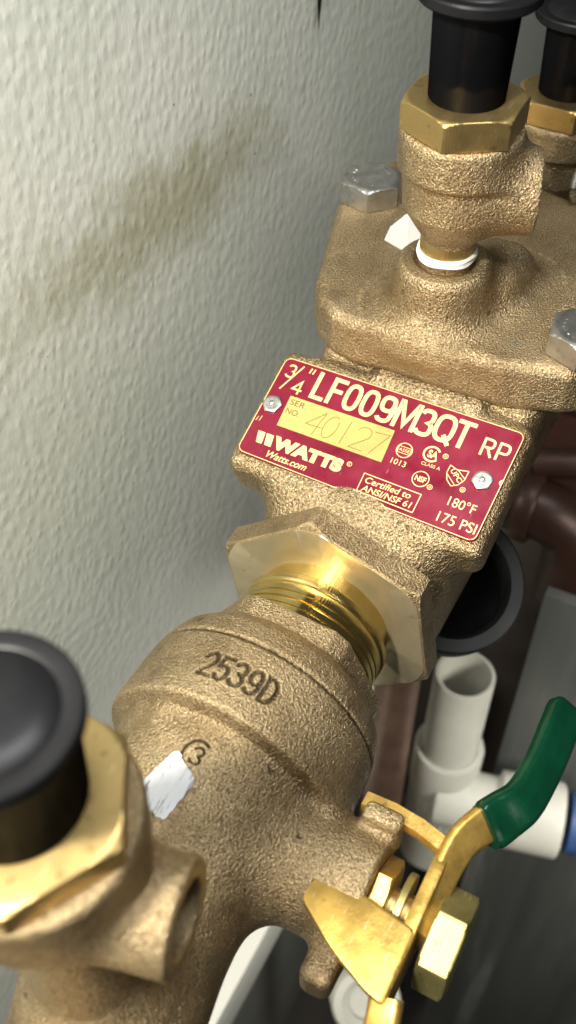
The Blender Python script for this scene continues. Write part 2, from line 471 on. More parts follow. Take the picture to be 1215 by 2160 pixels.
# ------------------------------------------------------------------ solid casting tool (signed distance field -> mesh)
class Cast:
    def __init__(s, lo, hi, h):
        s.lo, s.h = np.array(lo, 'f4'), h
        ax = [np.arange(lo[i], hi[i]+h, h, dtype='f4') for i in range(3)]
        s.X, s.Y, s.Z = np.meshgrid(*ax, indexing='ij', sparse=True)
        s.D = None
    def add(s, d, k=0.15):
        d = d.astype('f4')
        if s.D is None: s.D = np.broadcast_to(d, np.broadcast_shapes(s.X.shape, s.Y.shape, s.Z.shape)).copy(); return
        if k <= 0: s.D = np.minimum(s.D, d); return
        hh = np.maximum(k-np.abs(s.D-d), 0)/k
        s.D = np.minimum(s.D, d) - hh*hh*k*0.25
    def cut(s, d, k=0.08):
        d = -d.astype('f4')
        hh = np.maximum(k-np.abs(s.D-d), 0)/k
        s.D = np.maximum(s.D, d) + hh*hh*k*0.25
    def lathe(s, o, axis, prof):
        """prof [(r, h)...] closed to the axis; table lookup of an exact 2-D polygon distance"""
        ax = np.array(axis, 'f4'); ax /= np.linalg.norm(ax)
        px, py, pz = s.X-o[0], s.Y-o[1], s.Z-o[2]
        hgt = px*ax[0]+py*ax[1]+pz*ax[2]
        r = np.sqrt(np.maximum(px*px+py*py+pz*pz-hgt*hgt, 0))
        poly = [(0, prof[0][1])] + list(prof) + [(0, prof[-1][1])]
        poly = poly + [(-q[0], q[1]) for q in reversed(prof)]        # mirrored so that the axis is interior
        step = 0.03
        rm = float(r.max())+step*2; h0, h1 = float(hgt.min())-step, float(hgt.max())+step*2
        gr, gh = np.meshgrid(np.arange(0, rm, step), np.arange(h0, h1, step), indexing='ij')
        T = polysdf(poly, gr, gh)
        fi = r/step; fj = (hgt-h0)/step
        i = np.clip(fi.astype('i4'), 0, T.shape[0]-2); j = np.clip(fj.astype('i4'), 0, T.shape[1]-2)
        a, b_ = fi-i, fj-j
        T = T.astype('f4')
        return (T[i, j]*(1-a)*(1-b_) + T[i+1, j]*a*(1-b_) + T[i, j+1]*(1-a)*b_ + T[i+1, j+1]*a*b_)
    def box(s, c, half, r=0.1, rot=None):
        px, py, pz = s.X-c[0], s.Y-c[1], s.Z-c[2]
        if rot is not None:
            m_ = rot.transposed()
            px, py, pz = (m_[0][0]*px+m_[0][1]*py+m_[0][2]*pz, m_[1][0]*px+m_[1][1]*py+m_[1][2]*pz, m_[2][0]*px+m_[2][1]*py+m_[2][2]*pz)
        qx, qy, qz = np.abs(px)-half[0]+r, np.abs(py)-half[1]+r, np.abs(pz)-half[2]+r
        return np.sqrt(np.maximum(qx, 0)**2+np.maximum(qy, 0)**2+np.maximum(qz, 0)**2) + np.minimum(np.maximum(qx, np.maximum(qy, qz)), 0) - r
    def slab(s, poly, z0, z1, r=0.2):
        gx, gy = np.broadcast_arrays(s.X[:, :, 0], s.Y[:, :, 0])
        d2 = polysdf(poly, gx, gy)[:, :, None].astype('f4') + r
        dz = np.abs(s.Z-(z0+z1)/2)-(z1-z0)/2 + r
        return np.minimum(np.maximum(d2, dz), 0) + np.sqrt(np.maximum(d2, 0)**2+np.maximum(dz, 0)**2) - r
    def capsule(s, a, b_, r):
        a, b_ = np.array(a, 'f4'), np.array(b_, 'f4')
        d = b_-a; L = float(d@d)
        px, py, pz = s.X-a[0], s.Y-a[1], s.Z-a[2]
        t = np.clip((px*d[0]+py*d[1]+pz*d[2])/L, 0, 1)
        return np.sqrt((px-t*d[0])**2+(py-t*d[1])**2+(pz-t*d[2])**2)-r
    def mesh(s, name):
        G = openvdb.FloatGrid(background=s.h*3)
        G.copyFromArray(np.clip(s.D, -s.h*3, s.h*3).astype('f4'))
        P, Q = G.convertToQuads(0.0)
        P = (P*s.h + s.lo)*S
        me = bpy.data.meshes.new(name)
        me.vertices.add(len(P)); me.vertices.foreach_set('co', P.astype('f4').ravel())
        me.loops.add(len(Q)*4); me.loops.foreach_set('vertex_index', Q[:, ::-1].astype('i4').ravel())
        me.polygons.add(len(Q)); me.polygons.foreach_set('loop_start', np.arange(0, len(Q)*4, 4, dtype='i4'))
        me.polygons.foreach_set('use_smooth', np.ones(len(Q), bool))
        me.update(calc_edges=True)
        me.validate()
        # make sure the faces look outwards
        bm = bmesh.new(); bm.from_mesh(me)
        if bm.calc_volume(signed=True) < 0: bmesh.ops.reverse_faces(bm, faces=bm.faces)
        bm.to_mesh(me); bm.free()
        return me
def polysdf(poly, x, y):
    d = np.full(x.shape, 1e9); s_ = np.ones(x.shape)
    n = len(poly)
    for i in range(n):
        ax, ay = poly[i]; bx, by = poly[i-1]
        ex, ey = bx-ax, by-ay
        L = ex*ex+ey*ey
        if L < 1e-12: continue
        wx, wy = x-ax, y-ay
        t = np.clip((wx*ex+wy*ey)/L, 0, 1)
        d = np.minimum(d, (wx-ex*t)**2+(wy-ey*t)**2)
        c1, c2, c3 = y >= ay, y < by, ex*wy > ey*wx
        s_ = np.where((c1 & c2 & c3) | (~c1 & ~c2 & ~c3), -s_, s_)
    return s_*np.sqrt(d)

# stroke digits for marks in the castings (unit box 0..1 by 0..1.6)
def arc(cx, cy, rx, ry, a0, a1, n=12):
    return [(cx+rx*math.cos(R(a0+(a1-a0)*i/n)), cy+ry*math.sin(R(a0+(a1-a0)*i/n))) for i in range(n+1)]
GL = {
 '2': [arc(0.5, 1.15, 0.45, 0.45, 165, -30) + [(0.05, 0.0), (0.95, 0.0)]],
 '5': [[(0.88, 1.6), (0.18, 1.6), (0.10, 0.85)] + arc(0.48, 0.50, 0.45, 0.50, 130, -150)],
 '3': [arc(0.45, 1.2, 0.42, 0.40, 160, -80) + arc(0.45, 0.42, 0.48, 0.42, 85, -160)],
 '9': [arc(0.5, 1.12, 0.42, 0.46, 0, 360), [(0.92, 1.12)] + arc(0.45, 0.55, 0.47, 0.55, 0, -140)],
 'D': [[(0.08, 0), (0.08, 1.6), (0.4, 1.6)] + arc(0.4, 0.8, 0.55, 0.8, 90, -90) + [(0.08, 0)]],
 '4': [[(0.75, -0.1), (0.85, 1.6), (0.0, 0.5), (1.1, 0.55)]],
 '0': [arc(0.5, 0.8, 0.42, 0.8, 60, 400, 18)],
 '1': [[(0.45, 1.6), (0.5, 0.0)]],
 '7': [[(0.0, 1.5), (0.95, 1.6), (0.35, 0.0)]],
}
def strokes(text, x0, y0, size, adv, slant=0.0):
    out = []
    for i, ch in enumerate(text):
        for st_ in GL[ch]:
            out.append([(x0+i*adv+(p[0]+slant*p[1])*size, y0+p[1]*size) for p in st_])
    return out
def stroke_dist(st_, u, v_):
    d = np.full(u.shape, 1e9)
    for s_ in st_:
        for (ax, ay), (bx, by) in zip(s_[:-1], s_[1:]):
            ex, ey = bx-ax, by-ay
            L = max(ex*ex+ey*ey, 1e-9)
            t = np.clip(((u-ax)*ex+(v_-ay)*ey)/L, 0, 1)
            d = np.minimum(d, np.hypot(u-ax-t*ex, v_-ay-t*ey))
    return d
def vcos(me):
    a = np.empty(len(me.vertices)*3, 'f4'); me.vertices.foreach_get('co', a)
    return a.reshape(-1, 3)/S
def vnor(me):
    a = np.empty(len(me.vertices)*3, 'f4'); me.vertices.foreach_get('normal', a)
    return a.reshape(-1, 3)
def refine(me, test, cuts=2):
    bm = bmesh.new(); bm.from_mesh(me)
    es = [e for e in bm.edges if test(e.verts[0].co/S) and test(e.verts[1].co/S)]
    bmesh.ops.subdivide_edges(bm, edges=es, cuts=cuts, use_grid_fill=True)
    bm.to_mesh(me); bm.free()
    me.polygons.foreach_set('use_smooth', [True]*len(me.polygons))
def grime(me, g):
    at = me.attributes.new('grime', 'FLOAT', 'POINT')
    at.data.foreach_set('value', g.astype('f4'))

# ------------------------------------------------------------------ setting: panel behind, floor, background
AX = (0, 0, -3.0)      # the pipe run lies along X at y=0, z=-3
def sheet(name, pts, mat, kind='structure', sub=0):
    me = mesh(name, pts, [(0, 1, 2, 3)])
    o = link(name, me, mat)
    o['kind'] = kind
    return o
def thick(name, c, half, mat, bev=0.05):
    o = put(name, rbox(c, half, bev), mat)
    return o
wall = thick('wall', (20, 8.6, -30), (70, 0.6, 52), M['wall'], 0.1)
wall['kind'] = 'structure'
floor = thick('floor', (20, -30, -82), (70, 60, 1), M['floor'], 0.1)
floor['kind'] = 'structure'

# red brick wall beyond the valves
bwx = 34
back = thick('brick_wall', (bwx+1.2, -22, -46), (1, 29.8, 34), M['mortar'], 0.1)
back['label'] = 'dark red brick wall far behind the valves at the right edge'
back['category'] = 'wall'
bm_me = None
random.seed(4)
cnt = 0
for row in range(6):
    for k in range(4):
        z = -13.6 - row*3.4
        y = 2.5 - k*7.2 - (3.6 if row % 2 else 0)
        if bm_me is None:
            V, F = rbox((0, 0, 0), (0.6, 3.3, 1.45), 0.12)
            bm_me = mesh('brick', V, F)
            bm_me.materials.append(M['brick'])
        o = bpy.data.objects.new('brick', bm_me)
        COL.objects.link(o)
        o.parent = back
        o.location = Vector((bwx-0.1+random.uniform(-.12, .12), y, z))*S
        cnt += 1

# ------------------------------------------------------------------ backflow preventer
bfp = empty('backflow_preventer', (0, 0, -6), 'cast bronze backflow preventer body with a crimson name plate and bolted cover', 'valve')
TILT = R(21)
tm = Matrix.Rotation(-TILT, 3, 'Y')      # local x -> along the plate's height, z -> its normal
nrm = tm @ Vector((0, 0, 1)); eh = tm @ Vector((1, 0, 0)); ew = Vector((0, -1, 0))

def plate_pt(a, b_, up=0.0):
    return ew*a + eh*b_ + nrm*up
PC = plate_pt(-0.17, 0.10, -0.03)

cst = Cast((-3.3, -3.7, -6.6), (6.5, 3.9, 1.6), 0.05)
slab_c = PC - nrm*0.72
cst.D = None
cst.add(cst.box(slab_c, (1.72, 3.22, 0.66), 0.30, tm))
cst.add(cst.box(PC - nrm*1.55 + Vector((0.35, 0, 0)), (1.5, 2.75, 1.2), 0.5, tm), 0.6)
cst.add(cst.box((1.4, 0, -2.9), (3.3, 2.35, 2.2), 0.9), 0.6)
cst.add(cst.lathe((-2.2, 0, -3.0), (1, 0, 0), [(2.25, 0.2), (2.4, 1.0), (2.5, 3.5)]), 0.4)
cst.add(cst.box((4.0, -0.15, -0.45), (1.95, 2.85, 1.3), 0.5), 0.5)
# small lug pad behind the plate
cst.add(cst.box((2.05, -0.35, 0.50), (0.45, 1.35, 0.25), 0.18, tm), 0.25)
body_me = cst.mesh('body')
P = vcos(body_me)
g = np.zeros(len(P))
grime(body_me, g)
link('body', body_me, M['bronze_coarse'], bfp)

cov = Cast((0.4, -6.2, 0.0), (11.2, 5.4, 3.9), 0.05)
half = [(1.70, 0.7), (1.60, 1.6), (1.72, 2.2), (2.1, 2.75), (2.75, 3.15), (3.7, 3.45), (5.4, 4.0), (6.9, 4.45), (8.4, 4.45), (9.4, 3.2), (9.6, 0.4)]
outl = half + [(9.3, -0.9), (9.0, -2.6), (8.2, -4.6), (6.2, -5.3), (4.4, -5.2), (2.9, -4.4), (2.15, -3.4), (1.75, -2.0), (1.7, -0.5)]
cov.add(cov.slab(outl, 0.70, 2.0, 0.27))
cov.add(cov.lathe((3.1, 0.1, 1.5), (0, 0, 1), [(1.36, 0), (1.20, 0.5), (1.12, 1.3), (1.08, 1.62), (0.98, 1.76)]), 0.6)
cov.cut(cov.lathe((3.2, 0.1, 3.16), (0, 0, 1), [(0.66, 0), (0.74, 0.3)]), 0.14)
cov.add(cov.box((4.6, -0.75, 1.95), (0.9, 0.7, 0.9), 0.5), 0.8)
cov_me = cov.mesh('cover')
grime(cov_me, np.zeros(len(cov_me.vertices)))
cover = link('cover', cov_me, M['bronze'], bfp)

def bolt(x, y, z, rot, rc=0.86):
    b_ = put('bolt', hex_nut(rc, 0.62, frame((x, y, z), (0, 0, 1)), cham_top=1, face_r=rc*0.80, rot=R(rot)), M['zinc'], bfp)
    # raised marks on the head
    parts = []
    for k in range(3):
        parts.append(rbox((x+0.38, y-0.32+0.0*k, z+0.625), (0.025, 0.10, 0.012), 0.0, Matrix.Rotation(R(-60+10*k), 3, 'Z')))
        parts[-1] = ([v_ + Vector((0.08*k, 0.10*k, 0)) for v_ in parts[-1][0]], parts[-1][1])
    rr = random.Random(int(x*100))
    for k in range(9):
        a = R(80+k*16)
        parts.append(rbox((x+0.48*math.cos(a), y+0.48*math.sin(a), z+0.625), (0.03, 0.012+0.015*rr.random(), 0.010), 0.0, Matrix.Rotation(a+rr.random(), 3, 'Z')))
    put('head_mark', join(*parts), M['zinc'], b_)
    return b_
bolt(6.75, 3.55, 2.0, 18)
bolt(3.05, -3.35, 2.0, 8, 0.84)

# union nut, threaded tailpiece
XN = -2.80
put('union_nut', hex_nut(2.88, 0.66, frame((XN+0.05, 0, -3.0), (1, 0, 0), (0, 0, 1)), hole=1.7, cham_bot=1, face_r=2.66, rot=R(50), n=192), M['bronze'], bfp, 30)
put('nut_face', lathe([(1.55, 0), (2.63, 0), (2.66, 0.012), (2.66, 0.03), (1.55, 0.03)], frame((XN+0.03, 0, -3.0), (1, 0, 0), (0, 0, 1)), 128,
    lambda r, h, a: min(r, hexr(a, 2.82, R(50))), closed_loop=True), M['brass_face'], bfp)
tp = [(1.60, -0.9), (1.62, 0.0), (1.62, 0.36), (1.66, 0.40), (1.77, 0.42), (1.80, 0.46), (1.80, 0.60), (1.77, 0.63), (1.745, 0.65), (1.745, 0.69), (1.78, 0.71), (1.79, 0.74), (1.79, 0.94), (1.75, 0.96), (1.75, 0.99), (1.79, 1.01), (1.79, 1.12), (1.74, 1.14), (1.74, 1.17), (1.79, 1.19), (1.79, 1.31), (1.75, 1.33), (1.75, 1.36), (1.79, 1.38), (1.79, 1.75), (1.6, 1.9)]
put('tailpiece', lathe(tp, frame((XN, 0, -3.0), (-1, 0, 0)), 160), M['brass'], bfp, 30)

# name plate ----------------------------------------------------
pm = Matrix((ew, eh, nrm)).transposed().to_4x4(); pm.translation = Vector((0, 0, 0))
poly = roundpoly([(-3.21, -1.27), (2.83, -1.36), (2.90, 1.55), (-3.20, 1.49)], 0.20, 6)
name_plate = put('name_plate', prism(poly, Matrix.Translation(nrm*-0.055) @ pm, 0.065, 0.012, 1), M['plate'], bfp)
name_plate['label'] = 'crimson plate with gold lettering LF009M3QT'
UP = 0.0112

def text_mesh(body, x0, x1, y0, y1, shear=0.0, bold=0.0, rot=0.0, thick_=0.0):
    cu = bpy.data.curves.new('t', 'FONT')
    cu.body = body
    cu.size = 1.0
    cu.offset = bold
    cu.shear = shear
    cu.extrude = 0.01
    ob = bpy.data.objects.new('t', cu)
    COL.objects.link(ob)
    dg = bpy.context.evaluated_depsgraph_get()
    me = bpy.data.meshes.new_from_object(ob.evaluated_get(dg))
    bpy.data.objects.remove(ob)
    a = np.array([v_.co[:] for v_ in me.vertices])
    lo, hi = a.min(0), a.max(0)
    a = (a-lo)/(hi-lo)
    V = []
    cx, cy = (x0+x1)/2, (y0+y1)/2
    for p in a:
        x = x0+(x1-x0)*p[0]-cx; y = y0+(y1-y0)*p[1]-cy
        V.append((cx+x*math.cos(rot)-y*math.sin(rot), cy+x*math.sin(rot)+y*math.cos(rot), p[2]))
    F = [tuple(f.vertices) for f in me.polygons]
    bpy.data.meshes.remove(me)
    return V, F
def on_plate(VF, t=0.006, base=None):
    b0 = UP if base is None else base
    return [plate_pt(x, y, b0+z*t) for x, y, z in VF[0]], VF[1]
def flat_poly(pts):
    n = len(pts)
    V = [(x, y, 0) for x, y in pts]+[(x, y, 1) for x, y in pts]
    return V, [tuple(range(n))[::-1], tuple(range(n, 2*n))]+[(i, (i+1) % n, n+(i+1) % n, n+i) for i in range(n)]
def ring2(cx, cy, r, w_, n=40, a0=0, a1=360):
    V, F = [], []
    full = abs(a1-a0) >= 360
    for i in range(n+1 if not full else n):
        a = R(a0+(a1-a0)*i/n)
        for rr in (r-w_/2, r+w_/2):
            for z in (0, 1): V.append((cx+rr*math.cos(a), cy+rr*math.sin(a), z))
    for i in range(n):
        j = (i+1) % (len(V)//4)
        a, b_ = i*4, j*4
        F += [(a+1, a+3, b_+3, b_+1), (a, b_, b_+2, a+2), (a, a+1, b_+1, b_), (a+2, b_+2, b_+3, a+3)]
    return V, F
def line2(pts, w_, closed=False):
    parts = []
    P = [Vector(p) for p in pts]
    if closed: P.append(P[0])
    for a, b_ in zip(P[:-1], P[1:]):
        d = (b_-a)
        if d.length < 1e-6: continue
        d.normalize(); n_ = Vector((-d.y, d.x))*w_/2; e = d*w_*0.3
        parts.append(flat_poly([a-n_-e, b_-n_+e, b_+n_+e, a+n_-e]))
    return join(*parts)
def deco(name, VF, mat, t=0.006, base=None, label=None):
    o = put(name, on_plate(VF, t, base), mat, name_plate, 30)
    if label: o['label'] = label
    return o
border = roundpoly([(-3.185, -1.245), (2.805, -1.335), (2.875, 1.525), (-3.175, 1.465)], 0.19, 6)
deco('border_line', line2(border, 0.018, True), M['gold'])
def ribbon(pts, w_, closed=False):
    P = [Vector(p) for p in pts]
    n = len(P)
    V, F = [], []
    for i in range(n):
        if closed: a, b_ = P[i]-P[i-1], P[(i+1) % n]-P[i]
        else: a = P[i]-P[max(i-1, 0)] if i else P[1]-P[0]; b_ = P[i+1]-P[i] if i < n-1 else a
        a = a.normalized(); b_ = b_.normalized()
        t = (a+b_).normalized()
        n_ = Vector((-t.y, t.x))
        k = min(1/max(0.35, n_.dot(Vector((-a.y, a.x)))), 2.6)
        for sg in (-1, 1):
            q = P[i]+n_*(sg*w_/2*k)
            V += [(q.x, q.y, 0), (q.x, q.y, 1)]
    for i in range(n if closed else n-1):
        a, b_ = i*4, ((i+1) % n)*4
        F += [(a+1, a+3, b_+3, b_+1), (a, b_, b_+2, a+2), (a, a+1, b_+1, b_), (a+2, b_+2, b_+3, a+3)]
    if not closed: F += [(0, 2, 3, 1), (n*4-4, n*4-3, n*4-1, n*4-2)]
    return V, F
def superarc(cx, cy, rx, ry, a0, a1, n=20, e=0.75):
    out = []
    for i in range(n+1):
        a = R(a0+(a1-a0)*i/n); c_, s_ = math.cos(a), math.sin(a)
        out.append((cx+rx*math.copysign(abs(c_)**e, c_), cy+ry*math.copysign(abs(s_)**e, s_)))
    return out
BIG = {   # unit box: width 1, height 2
 'L': [([(0.12, 2), (0.12, 0.12), (1.0, 0.12)], 0)],
 'F': [([(1.0, 1.86), (0.14, 1.86), (0.14, 0)], 0), ([(0.29, 1.04), (0.90, 1.04)], 0)],
 '0': [(superarc(0.5, 1.0, 0.38, 0.88, 0, 342, 19), 1)],
 '9': [(superarc(0.5, 1.38, 0.37, 0.50, 0, 342, 19), 1), ([(0.99, 1.36)]+superarc(0.48, 0.62, 0.385, 0.50, 0, -155, 12)[1:], 2)],
 'M': [([(0.12, 0), (0.12, 1.95), (0.20, 1.95), (0.62, 0.35), (1.04, 1.95), (1.12, 1.95), (1.12, 0)], 0)],
 '3': [(superarc(0.46, 1.42, 0.34, 0.45, 165, -62, 12)+superarc(0.46, 0.58, 0.40, 0.46, 62, -165, 14), 0)],
 'Q': [(superarc(0.56, 1.0, 0.44, 0.88, 0, 342, 19), 1), ([(0.62, 0.52), (1.02, -0.12)], 0)],
 'T': [([(-0.02, 1.86), (1.06, 1.86)], 0), ([(0.52, 1.71), (0.52, 0)], 0)],
 'R': [([(0.13, 0), (0.13, 1.87)]+superarc(0.50, 1.42, 0.36, 0.45, 90, -90, 10)+[(0.27, 0.97)], 0), ([(0.52, 0.86), (0.90, 0)], 0)],
 'P': [([(0.13, 0), (0.13, 1.87)]+superarc(0.50, 1.36, 0.36, 0.51, 90, -90, 10)+[(0.27, 0.85)], 0)],
 '4': [([(0.66, 0), (0.66, 1.9), (0.02, 0.62), (0.95, 0.62)], 0)],
}
def bigword(items, w_):
    out, q = [], 0
    for ch, x0, y0, wd, ht in items:
        for pts, closed in BIG[ch]:
            V, F = ribbon([(x0+p[0]*wd, y0+p[1]*ht/2) for p in pts], w_, closed == 1)
            q += 1
            out.append(([(x, y, z*(1+0.06*(q % 3))) for x, y, z in V], F))
    return out
HB = 0.70
word = bigword([('L', -2.20, 0.64, 0.34, 0.74), ('F', -1.80, 0.64, 0.36, 0.73), ('0', -1.40, 0.64, 0.40, 0.72), ('0', -0.96, 0.64, 0.40, 0.72), ('9', -0.52, 0.64, 0.40, 0.72),
    ('M', -0.09, 0.64, 0.46, 0.72), ('3', 0.47, 0.64, 0.42, 0.72), ('Q', 0.88, 0.66, 0.46, 0.72), ('T', 1.38, 0.66, 0.40, 0.72)], 0.105)
word += bigword([('R', 2.07, 0.68, 0.32, 0.47), ('P', 2.43, 0.68, 0.32, 0.47)], 0.058)
word += bigword([('3', -3.02, 0.95, 0.24, 0.38), ('4', -2.68, 0.60, 0.26, 0.38)], 0.045)
word += [ribbon([(-2.97, 0.60), (-2.66, 1.37)], 0.035), ribbon([(-2.47, 1.24), (-2.45, 1.38)], 0.035), ribbon([(-2.38, 1.24), (-2.36, 1.38)], 0.035)]
deco('model_lettering', join(*word), M['gold'])
deco('serial_panel', flat_poly([(-2.62, 0.52), (0.09, 0.55), (0.13, -0.31), (-2.58, -0.32)]), M['gold_panel'])
deco('serial_caption', join(text_mesh('SER.', -2.55, -2.12, 0.30, 0.45), text_mesh('NO.', -2.55, -2.20, 0.05, 0.20)), M['ink'], 0.004, UP+0.0068)
deco('scratched_number', join(*[line2(s_, 0.013) for s_ in strokes('40127', -1.98, -0.22, 0.38, 0.40, 0.12)]), M['scratch'], 0.004, UP+0.0070)
logo = []
logo.append(flat_poly([(-2.93, -0.60), (-2.74, -0.60), (-2.70, -0.90), (-2.85, -0.90)]))
logo.append(flat_poly([(-2.70, -0.60), (-2.51, -0.60), (-2.46, -0.90), (-2.63, -0.90)]))
logo.append(text_mesh('WATTS', -2.46, -0.66, -0.92, -0.57, 0, 0.075))
logo.append(ring2(-0.53, -0.62, 0.055, 0.016, 20)); logo.append(text_mesh('R', -0.555, -0.505, -0.65, -0.59))
deco('maker_logo', join(*logo), M['gold'])
deco('web_lettering', text_mesh('Watts.com', -2.46, -1.42, -1.17, -0.99, 0.3, 0.01), M['gold'])
marks = []
marks += [ring2(0.50, 0.16, 0.185, 0.022), text_mesh('ASSE', 0.37, 0.63, 0.12, 0.20), line2([(0.35, 0.08), (0.65, 0.08), (0.65, 0.24), (0.35, 0.24)], 0.014, True),
          text_mesh('1013', 0.32, 0.68, -0.24, -0.10)]
marks += [ring2(1.12, 0.30, 0.185, 0.045, 36, 35, 325), text_mesh('SA', 1.03, 1.27, 0.20, 0.40, 0, 0.03), text_mesh('CLASS A', 0.98, 1.44, -0.02, 0.06)]
marks += [ring2(1.13, -0.37, 0.19, 0.022), text_mesh('NSF', 1.00, 1.26, -0.44, -0.30, 0, 0.03)]
for cx_, cy_ in ((1.43, 0.36), (1.40, -0.48), (2.10, -0.27)):
    marks += [ring2(cx_, cy_, 0.058, 0.014, 20), ring2(cx_, cy_, 0.022, 0.012, 12)]
sh = [(1.62, 0.20), (1.80, 0.14), (2.06, 0.20), (2.05, -0.04), (1.96, -0.20), (1.82, -0.28), (1.68, -0.17), (1.61, 0.0)]
marks += [line2(sh, 0.02, True), line2([(1.62, -0.02), (1.90, -0.24)], 0.016), line2([(1.80, 0.16), (2.06, -0.02)], 0.016),
          text_mesh('UPC', 1.66, 2.02, -0.06, 0.06, 0, 0.01, R(-38))]
marks += [line2([(-0.11, -0.70), (1.30, -0.72), (1.29, -1.20), (-0.10, -1.17)], 0.022, True),
          text_mesh('Certified to', -0.02, 1.10, -0.92, -0.76, 0.15, 0.012), text_mesh('ANSI/NSF 61', -0.02, 1.20, -1.13, -0.97, 0.15, 0.012)]
marks += [text_mesh('180°F', 1.92, 2.56, -0.74, -0.50, 0, 0.0), text_mesh('175 PSI', 1.84, 2.74, -1.18, -0.93, 0, 0.0)]
marks += [ring2(2.86, 0.20, 0.06, 0.05, 16, 90, 250)]
marks += [line2([(-3.02, -0.22), (-3.04, -0.36)], 0.014), line2([(-3.10, -0.26), (-3.12, -0.38)], 0.012)]
for nm, a_, b_ in (('round_approval_stamp', 0, 4), ('open_ring_stamp', 4, 7), ('ring_stamp', 7, 9), ('registered_mark', 9, 11), ('registered_mark', 11, 13), ('registered_mark', 13, 15),
                   ('shield_stamp', 15, 19), ('certification_box', 19, 22), ('temperature_rating', 22, 23), ('pressure_rating', 23, 24), ('edge_mark', 24, 25), ('edge_mark', 25, 27)):
    deco(nm, join(*marks[a_:b_]), M['gold'])

def rivet(a, b_, rot):
    mt = pm.copy(); mt.translation = plate_pt(a, b_, UP)
    o = put('rivet', join(hex_nut(0.25, 0.085, mt, cham_top=1, face_r=0.19, rot=R(rot), n=72, round_=0.015),
                          lathe([(0.07, 0.08), (0.06, 0.115), (0.03, 0.13)], mt, 24)), M['zinc'], name_plate, 35)
    return o
rivet(-2.93, 0.14, 10); rivet(2.42, 0.09, 22)

# ------------------------------------------------------------------ inlet shut-off valve
vlv = empty('shutoff_valve', (-9, 0, -6), 'cast bronze ball valve marked 2539D with yellow handle, nearest the camera', 'valve')
PY, PZ = -0.35, -3.0
vc = Cast((-17.0, -4.5, -6.2), (-4.2, 3.2, 1.5), 0.05)
hs = [(1.98, -5.0), (2.30, -5.05), (2.55, -5.35), (2.66, -5.75), (2.70, -5.95), (2.74, -6.9), (2.74, -7.50), (2.70, -7.58), (2.40, -7.68), (2.28, -8.2), (1.95, -9.6), (1.65, -10.6)]
vc.add(vc.lathe((0, 0, PZ), (1, 0, 0), [(r_, h_) for r_, h_ in reversed(hs)]), 0.1)
# hexagonal collar
hx = None
for k in range(3):
    a = R(30+60*k+4)
    d = np.abs((vc.Y)*math.cos(a) + (vc.Z-PZ)*math.sin(a)) - 1.98
    hx = d if hx is None else np.maximum(hx, d)
hx = np.maximum(hx, np.abs(vc.X+4.9)-0.52)
hx = np.maximum(hx, np.sqrt(vc.Y**2+(vc.Z-PZ)**2)-2.18)
vc.add(hx+0*vc.X, 0.15)
vc.add(vc.capsule((-9.2, -0.2, PZ), (-16.9, -1.45, PZ), 1.58), 0.6)
vc.add(np.sqrt((vc.X+8.9)**2+vc.Y**2+(vc.Z-PZ)**2)-1.98, 0.6)
# stem bonnet towards the right
vc.add(vc.lathe((-8.45, 0, PZ), (0, -1, 0), [(1.36, 0), (1.28, 1.8), (1.20, 2.4), (1.18, 3.78), (1.10, 3.85)]), 0.5)
vc.add(vc.box((-7.33, -3.52, -2.2), (0.20, 0.40, 0.42), 0.13), 0.3)
vc.add(vc.box((-9.95, -3.55, -3.3), (0.42, 0.32, 0.45), 0.22), 0.35)
# pad where the test cock is screwed in
vc.add(vc.lathe((-12.4, -0.45, PZ), (0, 0, 1), [(1.3, 0), (1.25, 1.4), (0.95, 2.3), (0.7, 4.2)]), 0.8)
# seam
seam = np.abs(vc.X + 5.93)
vc.cut(np.maximum(seam-0.030, 2.64-np.sqrt(vc.Y**2+(vc.Z-PZ)**2)), 0.03)
valve_me = vc.mesh('valve_body')
ST = [[(x_*0.80, y_) for x_, y_ in s_] for s_ in strokes('2539D', 0, 0, 0.34, 0.42)]
# marks are laid out on the drum: u runs round it, v along it
def drum(P):
    ang = np.arctan2(P[:, 1], P[:, 2]-PZ)          # 0 on top, + towards the wall
    return ang, P[:, 0]
def txt_test(co):
    a = math.atan2(co.y, co.z-PZ)
    return co.z > -3 and -8.6 < co.x < -6.0 and -0.6 < a < 0.5
refine(valve_me, txt_test, 2)
P = vcos(valve_me); Nn = vnor(valve_me)
ang, xx = drum(P)
rr_ = 2.68
A0 = 0.27
u = (A0-ang)*rr_; v_ = xx + 7.02
sel = (ang > -0.9) & (ang < 1.2) & (P[:, 2] > -3)
d1 = np.where(sel, stroke_dist(ST, u, v_), 9)
A1 = -0.04
ST2 = [arc(0, 0, 0.29, 0.29, 60, 280, 18), arc(0.03, 0.085, 0.10, 0.085, 160, -70, 8)+arc(0.03, -0.085, 0.11, 0.085, 70, -160, 8)]
u2 = (A1-ang)*2.45; v2 = xx + 8.42
d2 = np.where(sel, stroke_dist(ST2, u2, v2), 9)
dd = np.minimum(d1, d2*1.5)
rng = np.random.default_rng(3)
depth = np.clip(1.3-np.abs(dd)/0.045, 0, 1)
edge = np.clip(1-np.abs(dd-0.085)/0.03, 0, 1)
P2 = P - Nn*(depth*0.035)[:, None] + Nn*(edge*0.004)[:, None]
rad = np.hypot(P[:, 1], P[:, 2]-PZ)
gs = np.clip(1-np.abs(np.abs(P[:, 0]+5.93))/0.045, 0, 1)*(rad < 2.80)*(rad > 2.3)*(P[:, 0] > -7)
gr = np.maximum(np.clip(depth*1.4, 0, 0.8), gs)
valve_me.vertices.foreach_set('co', (P2*S).astype('f4').ravel())
valve_me.update()
grime(valve_me, gr)
vb = link('valve_body', valve_me, M['bronze'], vlv)

